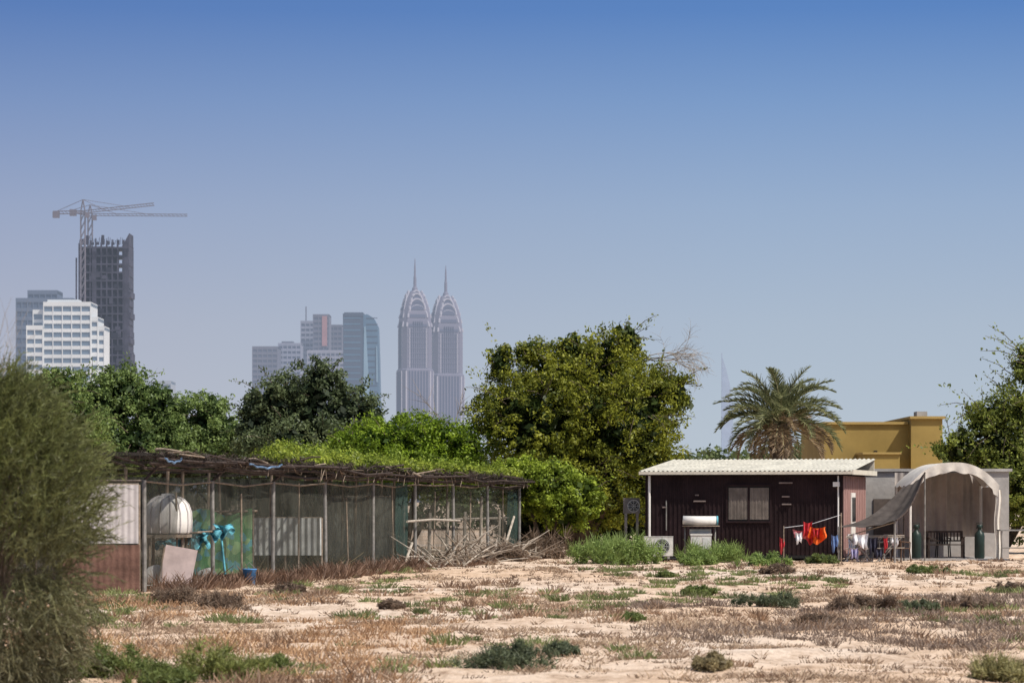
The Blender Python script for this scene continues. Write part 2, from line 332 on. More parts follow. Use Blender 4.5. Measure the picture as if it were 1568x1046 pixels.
def rf(u,v):
    t=u*1.03-.01; o=-.45+v*10; p=FP(t,o,zroof(max(0,min(1,t)))+.06*math.sin(u*40)+.25*math.sin(v*3)*.5-(.10*random.random())); return p
mb.grid(rf,60,14,rooft)
for i in range(110):
    t=random.random()*.98; o=random.uniform(-.6,1.5); z=zroof(t)+random.uniform(-.16,.12); l=random.uniform(.02,.07)
    mb.tube([FP(t,o,z),FP(t+l/2,o+random.uniform(-.2,.2),z+random.uniform(-.12,.1)),FP(t+l,o+random.uniform(-.3,.3),z+random.uniform(-.16,.12))],random.uniform(.012,.035),random.choice([woodd,woodd,woodd,wood,bark]),5)
for k in (0,.18,.3):
    for a in range(8):
        t0,t1=a/8-.01,(a+1)/8+.01; mb.tube([FP(t0,-.45+k,zroof(t0)-.1-k*.6+random.uniform(-.05,.05)),FP((t0+t1)/2,-.45+k+random.uniform(-.05,.05),zroof(t0)-.12-k*.6+random.uniform(-.1,.05)),FP(t1,-.45+k,zroof(t1)-.08-k*.6+random.uniform(-.05,.05))],.035,woodd,5)
for i in range(40):
    t=random.random(); z=zroof(t)-.05; mb.tube([FP(t,-.4,z),FP(t+random.uniform(-.01,.01),-.38,z-random.uniform(.1,.4))],.012,wood,4)
for i in range(22):
    o=i*.45; mb.tube([FP(0,o,2.75),FP(0,o+random.uniform(.3,1.2),3.0+random.uniform(-.1,.15))],.03,woodd,5)
mb.obj('brushwood_roof',enc)
Lv=Leaves(); g=np.random.default_rng(77)
C=np.array([FP(a,-.45+g.random()*1.2,zroof(a)+g.normal()*.05) for a in g.random(300)]); Lv.clumps(C,.14,30,.13,.018,(.025,.02,.017),(.10,.075,.06),seed=3); Lv.obj('roof_brush',enc,DRY)
bluet=mat('blue_tarpaulin',(.12,.20,.32),.7,.5,4,.3); tealt=mat('turquoise_cloth',(.10,.33,.40),.7,.45,5,.3)
mb=MB()
for (t0,t1) in [(.0,.03),(.16,.23)]:
    mb.tube([FP(t0+(t1-t0)*u,-.47,zroof(t0)-.10-.08*math.sin(u*3.1)+.02*math.sin(u*20)) for u in np.linspace(0,1,10)],.025,bluet,6)
mb.obj('faded_blue_hose',enc)
# --- contents
white=mat('white_plastic',(.70,.68,.64),.55,.10,3); cream=mat('cream_sheet',(.50,.47,.46),.8,.15,2,.2); gray=mat('corrugated_grey',(.46,.48,.46),.6,.2,3,.2)
def panel(name,px0,py0,px1,py1,D,m,th=.04,skew=0,corr=0,post=True):
    a=W(px0,py0,D); b=W(px1,py1,D+skew); mb=MB(); n=24
    if corr:
        def f(u,v): return Vector((a.x+(b.x-a.x)*u,a.y+(b.y-a.y)*u+corr*math.sin(u*2*math.pi*n/2*1.0),a.z+(b.z-a.z)*v))
        mb.grid(f,96,1,m)
    if post:
        zt=max(a.z,b.z)
        for q in (a,(a+b)/2,b): mb.tube([(q.x,q.y+.08,-.05),(q.x,q.y+.08,zt)],.035,wood,6)
        mb.tube([(a.x,a.y+.07,zt),(b.x,b.y+.07,zt)],.03,wood,5)
    return mb.obj(name)
panel('sheet_metal_panel',96,742,212,832,63.6,cream,corr=.006)
brick=mat('brown_board',(.15,.085,.065),.9,.35,3,.3); panel('timber_board_fence',96,834,214,908,63.55,brick,corr=.004,post=False)
panel('corrugated_sheet_fence',381,793,492,850,77,gray,corr=.03)
panel('corrugated_sheet_fence',500,760,600,870,88,mat('net_grey',(.16,.17,.15),.8,.25,2),corr=.03,skew=4)
greenp,nt,out=newmat('green_patterned_sheet'); N=nt.nodes.new; L=nt.links.new
tc=N('ShaderNodeTexCoord'); v_=N('ShaderNodeTexVoronoi'); v_.inputs['Scale'].default_value=5.5; L(tc.outputs['Object'],v_.inputs['Vector']); r=N('ShaderNodeValToRGB'); r.color_ramp.interpolation='CONSTANT'
r.color_ramp.elements[0].color=(.12,.27,.13,1); r.color_ramp.elements[1].position=.5; r.color_ramp.elements[1].color=(.24,.38,.19,1); q=r.color_ramp.elements.new(.75); q.color=(.12,.32,.34,1)
sp=N('ShaderNodeSeparateColor'); L(v_.outputs['Color'],sp.inputs[0]); L(sp.outputs[0],r.inputs[0]); d=N('ShaderNodeBsdfDiffuse'); L(r.outputs[0],d.inputs[0]); L(d.outputs[0],out.inputs[0])
mb=MB(); a=W(292,784,70.5); b=W(380,880,70.5)
mb.grid(lambda u,v:Vector((a.x+(b.x-a.x)*u,70.5+1.2*u+.10*math.sin(u*17+v*2)+.05*math.sin(v*9),a.z+(b.z-a.z)*v+.09*math.sin(u*8)*(1-v))),40,10,greenp)
mb.tube([(a.x-.1,70.6,a.z),(b.x+.1,71.8,a.z+.02)],.03,wood,5)
for q,yy in((a.x,70.6),(b.x,71.8)): mb.tube([(q,yy,-.05),(q,yy,a.z+.05)],.03,wood,6)
mb.obj('green_tarpaulin')
mb=MB()
for j in range(6):
    x0=W(238+j*18,818,67.6).x; z0=W(0,824-j*4+3*math.sin(j*2.3),67.6).z
    mb.grid(lambda u,v:Vector((x0+u*.42+.05*math.sin(v*5+j),67.6+.08*math.sin(u*9+j)+.05*math.sin(v*11)+.02*j,z0-v*(.16+.16*math.sin(j*1.7)**2+.10*math.sin(u*9+j*2))-.05*math.sin(u*3.1))),16,6,tealt)
mb.tube([W(232,828,67.5),W(290,816,67.5),W(350,812,67.8)],.03,wood,6); mb.tube([W(338,815,69),W(345,880,69)],.03,tealt,6)
mb.obj('turquoise_tarpaulin')
e=group('water_tank',W(258,905,66.6)); mb=MB(); c=W(257,818,66.6)
prof=[(.46,0),(.53,.05),(.54,.3),(.53,.5),(.47,.68),(.36,.80),(.2,.88),(.15,.885),(.15,.93),(.02,.94)]
mb.lathe((c.x,c.y,c.z),prof,white,28)
for k in range(14):
    t=k/14*6.283; mb.tube([(c.x+(r_+.008)*math.cos(t),c.y+(r_+.008)*math.sin(t),c.z+z) for r_,z in prof[:7]],.02,cream,4)
mb.obj('tank',e,True); mb=MB()
for sx in(-.38,.38):
    for sy in(-.38,.38): mb.tube([(c.x+sx,c.y+sy,-.05),(c.x+sx,c.y+sy,c.z)],.04,wood,6)
mb.box(c.x-.5,c.x+.5,c.y-.5,c.y+.5,c.z-.07,c.z-.003,wood); mb.obj('stand',e)
pinkb=mat('pink_board',(.46,.37,.35),.85,.2,2); mb=MB(); a=W(248,838,65.4)
mb.box(a.x,a.x+.72,65.35,65.4,0.0,.95,pinkb,Matrix.Rotation(.18,3,'Y')@Matrix.Rotation(-.15,3,'X'))
mb.box(a.x-.03,a.x-.003,65.3,65.4,0.0,.95,wood,Matrix.Rotation(.18,3,'Y')); mb.obj('leaning_board')
mb=MB(); c=W(382,882,68.0); mb.lathe((c.x,c.y,0.02),[(.13,0),(.16,.35),(.175,.36),(.175,.38),(.15,.38),(.13,.05)],mat('blue_plastic',(.08,.25,.55),.5),18); mb.tube([(c.x-.16,c.y,.38),(c.x,c.y-.02,.55),(c.x+.16,c.y,.38)],.008,steel,4); mb.obj('blue_bucket',None,True)
def sack(px,py,D,w,h):
    c=W(px,py,D); mb=MB()
    mb.grid(lambda u,v:Vector((c.x+math.cos(u*6.283)*w*(math.sin(math.pi*(.08+.84*v))**.45)*(1+.08*math.sin(u*18+v*5)),c.y+math.sin(u*6.283)*w*.6*(math.sin(math.pi*(.08+.84*v))**.45),.02+h*v+.03*math.sin(u*9)*v)),18,8,white); mb.obj('feed_sack',None,True)
sack(236,900,65.6,.22,.5); sack(316,893,69.2,.25,.35)
# wooden frames + brush pile at the far end
mb=MB()
for t in(.60,.68,.74,.8,.86,.93): mb.tube([FP(t,.12,-.05),FP(t+.004,.12,1.75+random.uniform(-.2,.5))],.05,woodp,7)
mb.tube([FP(.58,-.2,1.38),FP(.66,-.2,1.42),FP(.75,-.2,1.36)],.038,woodp,6); mb.tube([FP(.74,.2,1.40),FP(.98,.2,1.40)],.045,woodp,6); mb.tube([FP(.58,-.2,.35),FP(.66,-.2,.3)],.04,woodp,6)
mb.tube([FP(.89,-.3,0),FP(.955,-.2,1.45)],.04,woodp,6); mb.tube([FP(.56,-.3,.1),FP(.585,-.3,.75)],.04,woodp,6)
mb.obj('wooden_rail_frame')
mb=MB()
for i in range(230):
    t=random.uniform(.56,.99); o=random.uniform(-1.4,.0); hh=random.random()**2*.45*math.sin(math.pi*(t-.54)/.48); p0=FP(t,o,hh); l=random.uniform(.5,1.7); a=random.uniform(0,6.28); el_=random.uniform(-.1,.75)
    d=Vector((math.cos(a)*math.cos(el_),math.sin(a)*math.cos(el_),math.sin(el_))); mb.tube([p0,p0+d*l*.5+Vector((0,0,random.uniform(0,.12))),p0+d*l],[.03,.02,.01],random.choice([woodp,barkpale,barkpale,wood]),5)
mb.obj('brushwood_pile')
Lv=Leaves(); g=np.random.default_rng(9); tt=g.random(300); oo=-.1-g.random(300)*1.0
P=np.array([FP(a,b) for a,b in zip(tt,oo)]); tufts(Lv,P[:,0],P[:,1],.2+.25*g.random(300),(.12+.38*g.random(300)**1.7)*np.where(tt>.55,.55,1),60,(.09,.055,.04),(.30,.19,.13),np.full(300,.03),41,1.3)
P=np.array([FP(a,b) for a,b in zip(g.random(200),g.random(200)*7)]); tufts(Lv,P[:,0],P[:,1],.2+.3*g.random(200),.15+.5*g.random(200)**1.5,50,(.06,.05,.03),(.25,.2,.11),np.full(200,.03),42,1.2)
Lv.obj('dead_weeds',None,DRY)
# ============================================================ TREES
def lobe(px,py,rx,rz,D,ry=None):
    s=D/FOC; c=W(px,py,D); return (c.x,c.y,c.z,rx*s,(ry or rx)*s,rz*s)
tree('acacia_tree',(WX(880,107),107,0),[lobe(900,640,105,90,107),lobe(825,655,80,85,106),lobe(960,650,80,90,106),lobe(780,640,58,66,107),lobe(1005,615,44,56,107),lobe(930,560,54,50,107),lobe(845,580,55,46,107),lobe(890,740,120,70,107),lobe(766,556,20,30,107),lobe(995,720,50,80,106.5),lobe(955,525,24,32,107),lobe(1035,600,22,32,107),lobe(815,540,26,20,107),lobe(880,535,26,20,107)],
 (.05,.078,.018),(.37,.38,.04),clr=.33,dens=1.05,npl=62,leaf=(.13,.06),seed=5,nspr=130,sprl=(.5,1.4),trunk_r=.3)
tree('shade_bush',(WX(930,109),109,0),[lobe(930,800,55,55,109,30),lobe(985,800,40,50,110,30),lobe(860,810,60,45,109,30),lobe(810,800,60,50,108,30)],(.02,.03,.012),(.07,.09,.03),clr=.4,npl=60,seed=8,nspr=20,trunk_r=.08)  # added dark understory; shade below the acacia put into its leaf colours
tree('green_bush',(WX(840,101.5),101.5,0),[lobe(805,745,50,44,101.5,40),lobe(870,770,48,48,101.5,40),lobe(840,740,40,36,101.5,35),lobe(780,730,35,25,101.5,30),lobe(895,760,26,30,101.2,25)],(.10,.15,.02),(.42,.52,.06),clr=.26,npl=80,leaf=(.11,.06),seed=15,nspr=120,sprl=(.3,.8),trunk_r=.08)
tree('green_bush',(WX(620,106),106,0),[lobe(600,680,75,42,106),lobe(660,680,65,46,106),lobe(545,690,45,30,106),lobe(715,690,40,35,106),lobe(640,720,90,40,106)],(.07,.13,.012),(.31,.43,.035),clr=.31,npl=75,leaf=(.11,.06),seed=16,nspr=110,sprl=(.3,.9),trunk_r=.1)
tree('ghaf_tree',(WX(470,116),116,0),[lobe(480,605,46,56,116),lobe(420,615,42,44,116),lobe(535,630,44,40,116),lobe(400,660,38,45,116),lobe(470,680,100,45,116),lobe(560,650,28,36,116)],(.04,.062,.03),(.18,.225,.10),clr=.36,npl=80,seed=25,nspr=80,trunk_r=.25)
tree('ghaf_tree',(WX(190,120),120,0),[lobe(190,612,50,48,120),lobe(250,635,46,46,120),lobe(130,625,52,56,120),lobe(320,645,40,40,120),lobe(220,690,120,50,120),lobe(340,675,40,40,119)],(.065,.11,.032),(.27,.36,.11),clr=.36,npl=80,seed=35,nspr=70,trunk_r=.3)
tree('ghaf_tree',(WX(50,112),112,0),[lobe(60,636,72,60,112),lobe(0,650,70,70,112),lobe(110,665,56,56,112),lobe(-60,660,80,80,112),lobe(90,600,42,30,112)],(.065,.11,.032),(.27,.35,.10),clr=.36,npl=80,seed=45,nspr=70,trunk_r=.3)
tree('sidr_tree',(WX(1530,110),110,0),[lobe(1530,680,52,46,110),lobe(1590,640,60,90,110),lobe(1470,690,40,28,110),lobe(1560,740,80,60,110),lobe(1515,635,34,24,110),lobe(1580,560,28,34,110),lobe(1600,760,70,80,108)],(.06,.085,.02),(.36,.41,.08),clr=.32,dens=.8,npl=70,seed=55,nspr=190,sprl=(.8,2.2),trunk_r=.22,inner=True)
# vines over the roof of the enclosure
g=np.random.default_rng(4); Lv=Leaves(); n=900; t=.28+.74*g.random(n)**.85; o=.2+6.5*g.random(n)**1.3
C=np.array([FP(a,b,zroof(min(a,1))+.08+.05*b+.14*g.random()+.3*math.sin(a*3.1)**2*(b>2.5)) for a,b in zip(t,o)])
k=784+FOC*C[:,0]/C[:,1]>405+40*g.random(n); k&=g.random(n)<.82; C=C[k]; n=len(C)
Lv.clumps(C,np.stack([.34+.2*g.random(n)]*2+[.16+.12*g.random(n)],1),80,.11,.06,(.09,.13,.018),(.36,.42,.055),seed=61)
k=g.integers(0,n,260); Dv=g.normal(size=(260,3)); Dv[:,2]=abs(Dv[:,2])+.3; Dv/=np.linalg.norm(Dv,axis=1)[:,None]; Lv.sprigs(C[k],Dv,.3+.5*g.random(260),.1,.05,(.1,.15,.02),(.38,.48,.06),seed=62)
Lv.obj('climbing_vine')
Lv=Leaves(); g=np.random.default_rng(71); n=2600; xx=g.uniform(-75,85,n); yy=200+g.normal(size=n)*5
hh=3.2+3.0*fbm(xx*.13,xx*0+3,2)+.8*fbm(xx*.6,xx*0,7); zz=g.random(n)**.6*hh
Lv.clumps(np.stack([xx,yy,zz],1),.9,60,.38,.22,(.05,.075,.03),(.17,.21,.08),seed=72)
Lv.obj('distant_tree_line')
mb=MB()
for i in range(4): twigs(mb,W(985+i*4,552,107),(.75+random.random()*.3,0,.75-.22*i),1.5,.022,2,barkpale,.3,.10)
mb.obj('bare_branches')
mb=MB()
twigs(mb,W(690,650,105),(-.8,0,.5),1.5,.02,1,barkpale,.2); twigs(mb,W(698,648,105),(.2,0,.8),.9,.02,1,barkpale,.2)
mb.obj('bare_branches')
# date palm
pc=W(1195,652,107); pal=group('date_palm_tree',(pc.x,pc.y,0)); mb=MB()
pts=[];rs=[]
for i in range(40): z=i/39*(pc.z+.05); pts.append((pc.x+.06*math.sin(z),pc.y,z)); rs.append(.24+.04*(i%2)+(.1 if i>33 else 0))
mb.tube(pts,rs,bark,12)
for i in range(60):
    a=random.random()*6.28; z=pc.z-random.random()*1.2; mb.tube([(pc.x+.2*math.cos(a),pc.y+.2*math.sin(a),z),(pc.x+.45*math.cos(a),pc.y+.45*math.sin(a),z+.28)],[.06,.03],barkpale,4)
mb.obj('trunk',pal)
Lv=Leaves(); mb=MB(); g=np.random.default_rng(91)
palmr=mat('palm_rachis',(.36,.33,.18),.8,.2,5); NF=74
for i in range(NF):
    az=g.random()*6.283; u=i/NF
    el0=math.radians(84-106*u+g.normal()*9); Lf=2.3+.5*g.random()-(.3 if u>.75 else 0)-.3*(u<.1); sag=.85+.8*g.random()
    d=np.array([math.cos(az),math.sin(az)]); P=[np.array(pc)+np.array([0,0,.05])]; el_=el0; ns=16
    for k in range(ns):
        P.append(P[-1]+np.array([d[0]*math.cos(el_),d[1]*math.cos(el_),math.sin(el_)])*Lf/ns); el_-=sag/ns*(.5+1.2*k/ns); el_=max(el_,-1.45)
    P=np.array(P); mb.tube([tuple(q) for q in P],[.035*(1-k/19) for k in range(ns+1)],palmr,4,False)
    dry=u>.72
    A_=(.16,.11,.06) if dry else (.07,.085,.035); B_=(.42,.31,.19) if dry else (.29,.30,.14)
    m=46; s=np.linspace(.16,.99,m)*ns; k0=np.minimum(s.astype(int),ns-1); base=P[k0]+(P[k0+1]-P[k0])*(s-k0)[:,None]; tg=(P[k0+1]-P[k0]); tg/=np.linalg.norm(tg,axis=1)[:,None]
    side=np.cross(tg,[0,0,1]); side/=np.linalg.norm(side,axis=1)[:,None]+1e-6; upv=np.cross(side,tg)
    for sg in(-1,1):
        dr=tg*.85+side*sg*.65+upv*.35+g.normal(size=(m,3))*.2; dr[:,2]-=.12; dr/=np.linalg.norm(dr,axis=1)[:,None]
        ll=(.38*np.sin(np.pi*np.clip(s/ns*.85+.12,0,1))+.1)[:,None]
        c=np.array(A_)+(np.array(B_)-np.array(A_))*g.random((m,1)); Lv.blades(base,base+dr*ll,np.full(m,.036),c)
mb.obj('frond_stems',pal); Lv.obj('fronds',pal)
# foreground feathery tamarisk
bc=Vector((-5.4,30,0)); tm=group('tamarisk_bush',bc); Lv=Leaves(); g=np.random.default_rng(101); n=4600
az=g.random(n)*6.283; hz=g.random(n)**.8; lump=.85+.35*vn(az*2.2,hz*7,3); Rr=np.interp(hz*3.3,[0,.5,1.2,2.2,2.8,3.3],[.55,.82,.95,.92,.7,.15])*(.4+.62*g.random(n)**.6)*lump
st=np.stack([bc.x+np.cos(az)*Rr,bc.y+np.sin(az)*Rr,.05+hz*3.05],1)
dirv=np.stack([np.cos(az)*.5,np.sin(az)*.5,np.full(n,.75)-(hz<.4)*.9],1)+g.normal(size=(n,3))*.3; dirv/=np.linalg.norm(dirv,axis=1)[:,None]
p=st.copy(); dd=dirv.copy(); sl=(.25+.35*g.random(n))/6
cb=np.clip(g.random((n,1))*.6+.4*fbm(st[:,0]*3,st[:,2]*3,4)[:,None],0,1); grn=np.clip(hz*1.8-.3,0,1)[:,None]
colb=np.array((.06,.06,.032))*(1-cb)+(np.array((.24,.22,.12))*(1-grn)+np.array((.24,.27,.085))*grn)*cb
for k in range(6):
    q=p+dd*sl[:,None]; Lv.blades(p,q,np.full(n,.012),colb); 
    for j in range(3):
        dl=dd+g.normal(size=(n,3))*.6; dl/=np.linalg.norm(dl,axis=1)[:,None]; b0=p+(q-p)*g.random((n,1)); Lv.blades(b0,b0+dl*(.05+.05*g.random((n,1))),np.full(n,.009),colb*(.7+.6*g.random((n,1))))
    dd[:,2]-=.13; dd/=np.linalg.norm(dd,axis=1)[:,None]; p=q
Lv.obj('feathery_foliage',tm)
mb=MB()
for i in range(22):
    a=random.random()*6.28; h=random.uniform(1.5,3.1); r=random.uniform(.2,.75); mb.tube([(bc.x+random.uniform(-.15,.15),bc.y+random.uniform(-.15,.15),-.05),(bc.x+math.cos(a)*r*.4,bc.y+math.sin(a)*r*.4,h*.5),(bc.x+math.cos(a)*r,bc.y+math.sin(a)*r,h)],[.04,.025,.008],bark,5,False)
for i in range(5): twigs(mb,(bc.x+random.uniform(-.1,.2),bc.y,3.0),(random.uniform(-.3,.3),0,1),.75,.004,1,barkpale,.15)
mb.obj('stems',tm)
# ============================================================ CABIN
cab=Matrix.Translation((4.43,96.5,0))@Matrix.Rotation(math.radians(-15),4,'Z')
brown=mat('brown_painted_cladding',(.026,.0155,.0165),.7,.3,1.5,.1,spec=.12); brownp=mat('pinkish_end_cladding',(.33,.20,.18),.7,.12,2); fascia=mat('cream_fascia',(.62,.57,.47),.6,.1,4)
roofm=mat('corrugated_roof',(.47,.45,.38),.6,.22,2,.1); blind=mat('window_blind',(.20,.17,.145),.8,.25,3); glass=mat('dark_glass',(.03,.035,.04),.12,.1,2,spec=.6); blk=mat('black_trim',(.015,.015,.015),.6,.1,3)
cb=group('portable_cabin',cab@Vector((3.3,2.5,0))); mb=MB(cab)
mb.box(0,6.6,0,5,.12,2.82,brown)
for i in range(45):
    u=.09+i*.147
    if not(2.66<u<4.32): mb.box(u,u+.05,-.022,.0-.002,.15,2.8,brown)
    else: mb.box(u,u+.05,-.022,-.002,.15,1.22,brown); mb.box(u,u+.05,-.022,-.002,2.6,2.8,brown)
for i in range(8): mb.box(.3+i*.85,.5+i*.85,.1,.4,-.1,.12,blk)
mb.box(0.0,6.6,-.03,-.024,.10,.2,blk)
mb.obj('walls',cb)
mb=MB(cab); mb.box(6.602,6.64,.0,5,.15,2.8,brownp)
for i in range(12): mb.box(6.64,6.66,.2+i*.4,.25+i*.4,.16,2.78,brownp)
mb.box(6.642,6.68,1.4,2.3,.2,2.25,white); mb.box(6.682,6.70,1.5,2.2,1.3,2.1,glass)
mb.obj('end_wall_and_door',cb)
mb=MB(cab)
mb.box(-.15,6.95,-.32,-.26,2.85,2.95,fascia); mb.box(6.95,6.99,-.32,5.3,2.84,3.0,fascia)
def rr(u,v): return Vector((-.15+7.12*u,-.3+v*5.6,2.96+.46*v+.022*math.sin(u*2*math.pi*46)))
mb.grid(rr,46*6,1,roofm); mb.box(-.15,6.95,-.26,5.2,2.822,2.86,brown)
mb.box(-.1,6.9,5.15,5.25,2.86,3.36,fascia)
mb.quad([(-.13,-.26,2.86),(-.13,5.2,2.86),(-.13,5.2,3.38),(-.13,-.26,2.94)],fascia)
mb.obj('roof',cb)
mb=MB(cab); wx0,wx1,wz0,wz1=2.76,4.22,1.3,2.48
mb.box(wx0,wx1,-.03,-.004,wz0,wz1,blk)
for a,b in((wx0+.06,3.45),(3.53,wx1-.06)):
    n=16
    for k in range(n):
        x0=a+(b-a)*k/n; mb.box(x0+.004,x0+(b-a)/n-.006,-.045-.008*(k%3),-.032,wz0+.07,wz1-.07,blind)
mb.box(wx0-.03,wx1+.03,-.07,-.032,wz0-.04,wz0+.02,brown); mb.box(wx0-.03,wx1+.03,-.07,-.032,wz1-.02,wz1+.04,brown); mb.box(3.46,3.52,-.06,-.046,wz0+.02,wz1-.02,brown)
mb.box(wx0-.03,wx0+.03,-.068,-.032,wz0+.02,wz1-.02,brown); mb.box(wx1-.03,wx1+.03,-.068,-.032,wz0+.02,wz1-.02,brown)
mb.obj('window',cb)
ventm=mat('vent',(.24,.19,.17))
mb=MB(cab); mb.tube([(.16,-.1,2.82),(.16,-.1,.75)],.045,white,8)
for u,z,w in((4.5,2.55,.45),(4.6,1.85,.3),(1.65,1.95,.4),(1.7,2.15,.12),(.6,1.75,.12),(4.6,2.1,.25)): mb.box(u,u+w,-.09,-.024,z,z+.045,ventm)
mb.tube([(.72,-.04,1.0),(.72,-.04,2.0)],.02,steel,5); mb.tube([(6.45,-.05,2.8),(6.45,-.05,.3)],.03,white,6); mb.box(6.3,6.5,-.2,-.024,2.45,2.6,white)
mb.obj('downpipe_and_fittings',cb)
def ac(name,px,py,D,w,h,rot=0,stand=0,cm=None):
    cm=cm or white
    c=W(px,py,D); xf=Matrix.Translation(c)@Matrix.Rotation(rot,4,'Z'); e=group(name,c); mb=MB(xf)
    mb.box(-w/2,w/2,-.15,.15,0,h,cm); mb.box(-w/2-.01,w/2+.01,-.16,.16,h+.002,h+.02,cm); mb.obj('casing',e)
    mb=MB(xf); cx=w*.12; r=h*.4
    ring=[(cx+r*math.cos(t),-.165,h/2+r*math.sin(t)) for t in np.linspace(0,6.283,25)]; mb.tube(ring,.012,gray,5,False)
    mb.add([(cx,-.152,h/2)]+[(cx+r*math.cos(t),-.152,h/2+r*math.sin(t)) for t in np.linspace(0,6.283,25)],[(0,i+1,i+2) for i in range(24)],blk)
    for k in range(8): t=k*math.pi/4; mb.tube([(cx,-.165,h/2),(cx+r*math.cos(t),-.165,h/2+r*math.sin(t))],.006,gray,4)
    for rr_ in(.35,.65,.85): mb.tube([(cx+r*rr_*math.cos(t),-.168,h/2+r*rr_*math.sin(t)) for t in np.linspace(0,6.283,19)],.005,gray,4,False)
    mb.obj('fan_grille',e); mb=MB(xf)
    for sx in(-w*.35,w*.35): mb.box(sx-.04,sx+.04,-.14,.14,-c.z if stand else -.1,-.002,steel)
    mb.obj('feet',e)
grime=mat('grimy_white_casing',(.50,.49,.46),.6,.2,4)
ac('air_conditioner_unit',1008,851,94.6,.95,.62,cm=grime)
ac('air_conditioner_unit',967,786,97.5,.55,.5,stand=1,cm=mat('dirty_grey_casing',(.16,.15,.14)))
e=group('washing_machine',W(1073,858,94.5)); c=W(1073,858,94.5); mb=MB(); x=c.x;y=c.y
mb.box(x-.33,x+.33,y-.25,y+.25,.25,.86,grime); mb.box(x-.35,x+.35,y-.27,y+.27,.862,.92,grime); mb.box(x-.35,x+.35,y+.12,y+.26,.923,1.06,gray)
for sx in(-.28,.28): mb.box(x+sx-.04,x+sx+.04,y-.2,y+.2,0,.247,blk)
mb.box(x-.28,x-.05,y-.262,y-.252,.4,.78,gray); mb.box(x+.05,x+.28,y-.262,y-.252,.4,.78,gray); mb.obj('cabinet',e)
mb=MB(); mb.tube([(x-.58,y,1.36),(x-.1,y,1.33),(x+.5,y,1.34)],[.14,.16,.15],white,14); mb.tube([(x+.502,y,1.34),(x+.56,y,1.34)],.155,tealt,14); mb.tube([(x-.5,y+.15,0),(x-.5,y+.15,1.15)],.03,steel,6); mb.tube([(x+.48,y+.15,0),(x+.48,y+.15,1.15)],.03,steel,6); mb.box(x-.6,x+.6,y-.2,y+.2,1.15,1.18,wood); mb.obj('rolled_mat_on_shelf',e,True)
def cloth(mb,px0,py0,px1,py1,D,m,fold=.05):
    a=W(px0,py0,D); b=W(px1,py1,D); ph=random.random()*6
    mb.grid(lambda u,v:Vector((a.x+(b.x-a.x)*(u+.25*math.sin(v*3+ph)*v*(u-.3)+.12*v*math.sin(ph)),D+fold*math.sin(u*13+ph)*(.3+v)+.03*math.sin(v*7),a.z+(b.z-a.z)*v*(1+.25*math.sin(u*5+ph))-.06*math.sin(math.pi*u))),14,8,m)
redc=mat('red_cloth',(.5,.04,.05),.8,.3,6); pinkc=mat('pink_cloth',(.6,.2,.22),.8,.4,7); orc=mat('orange_cloth',(.75,.13,.02),.7,.3,6); whc=mat('white_cloth',(.7,.7,.72),.8,.1,5); blc=mat('blue_cloth',(.12,.2,.4),.8,.3,6); dkc=mat('dark_cloth',(.03,.03,.05),.8,.3,5); lil=mat('lilac_cloth',(.35,.33,.5),.8,.3,6)
e=group('clothes_line',W(1245,860,93)); mb=MB(); mb.tube([W(1200,865,93),W(1200,805,93)],.02,wood,6); mb.tube([W(1288,866,93),W(1288,785,93)],.025,wood,6)
mb.tube([W(1200,808,93),W(1240,803,93),W(1288,788,93)],.008,whc,4); mb.obj('poles_and_line',e); mb=MB()
cloth(mb,1214,810,1236,822,93,pinkc); cloth(mb,1230,798,1244,826,92.9,redc,.1); cloth(mb,1218,814,1228,830,92.8,whc); cloth(mb,1194,822,1201,842,93,redc); cloth(mb,1240,806,1264,826,92.8,orc,.16); cloth(mb,1244,808,1256,822,92.7,redc,.13); cloth(mb,1273,818,1283,840,93,blc); mb.obj('laundry',e)
e=group('drying_rack',W(1325,860,93)); mb=MB()
for p_ in ((1292,1330),(1318,1352),(1345,1382),(1338,1300)):
    for dy in(0,.6): mb.tube([(WX(p_[0],93),93+dy,0),(WX(p_[1],93),93+dy,.85)],.018,steel,5)
for z in(.85,.8,.45): mb.tube([(WX(1295,93),93,z),(WX(1385,93),93,z+.03)],.014,woodp,5)
mb.obj('frame',e); mb=MB(); cloth(mb,1306,816,1330,836,92.9,whc,.1); cloth(mb,1330,822,1344,848,92.9,dkc,.08); cloth(mb,1302,838,1314,854,92.7,lil,.1); cloth(mb,1353,822,1359,842,92.9,redc); cloth(mb,1366,818,1375,834,93,whc); cloth(mb,1340,838,1352,854,92.7,dkc); mb.obj('laundry',e)
def chair(px,D,m,rot=0,z0=.0,s=1,name='plastic_chair'):
    c=Vector((WX(px,D),D,z0)); mb=MB(Matrix.Translation(c)@Matrix.Rotation(rot,4,'Z')@Matrix.Scale(s,4))
    mb.box(-.22,.22,-.2,.2,.43,.46,m)
    for k in range(5): mb.box(-.2+k*.085,-.14+k*.085,.2,.225,.463,.86,m,Matrix.Rotation(-.12,3,'X'))
    mb.box(-.22,.22,.2,.24,.84,.9,m)
    for sx in(-.2,.2):
        mb.tube([(sx,-.18,.43),(sx*1.15,-.22,0)],.022,m,5); mb.tube([(sx,.18,.43),(sx*1.15,.24,0)],.022,m,5); mb.tube([(sx*1.05,-.2,.64),(sx*1.05,.2,.66)],.022,m,5); mb.tube([(sx*1.05,-.19,.43),(sx*1.05,-.2,.64)],.02,m,5)
    mb.obj(name)
chair(1313,94.2,whc,.6); chair(1350,94.6,mat('grey_plastic',(.25,.25,.25)),-1.2); chair(1380,94.4,mat('brown_plastic',(.1,.06,.04)),2.2); chair(1444,98.8,blk,0,.06,name='garden_chair')
conc=mat('whitewashed_concrete',(.33,.315,.30),.9,.2,1.2,.3); mb=MB(); a=W(1322,722,101); b=W(1545,722,101)
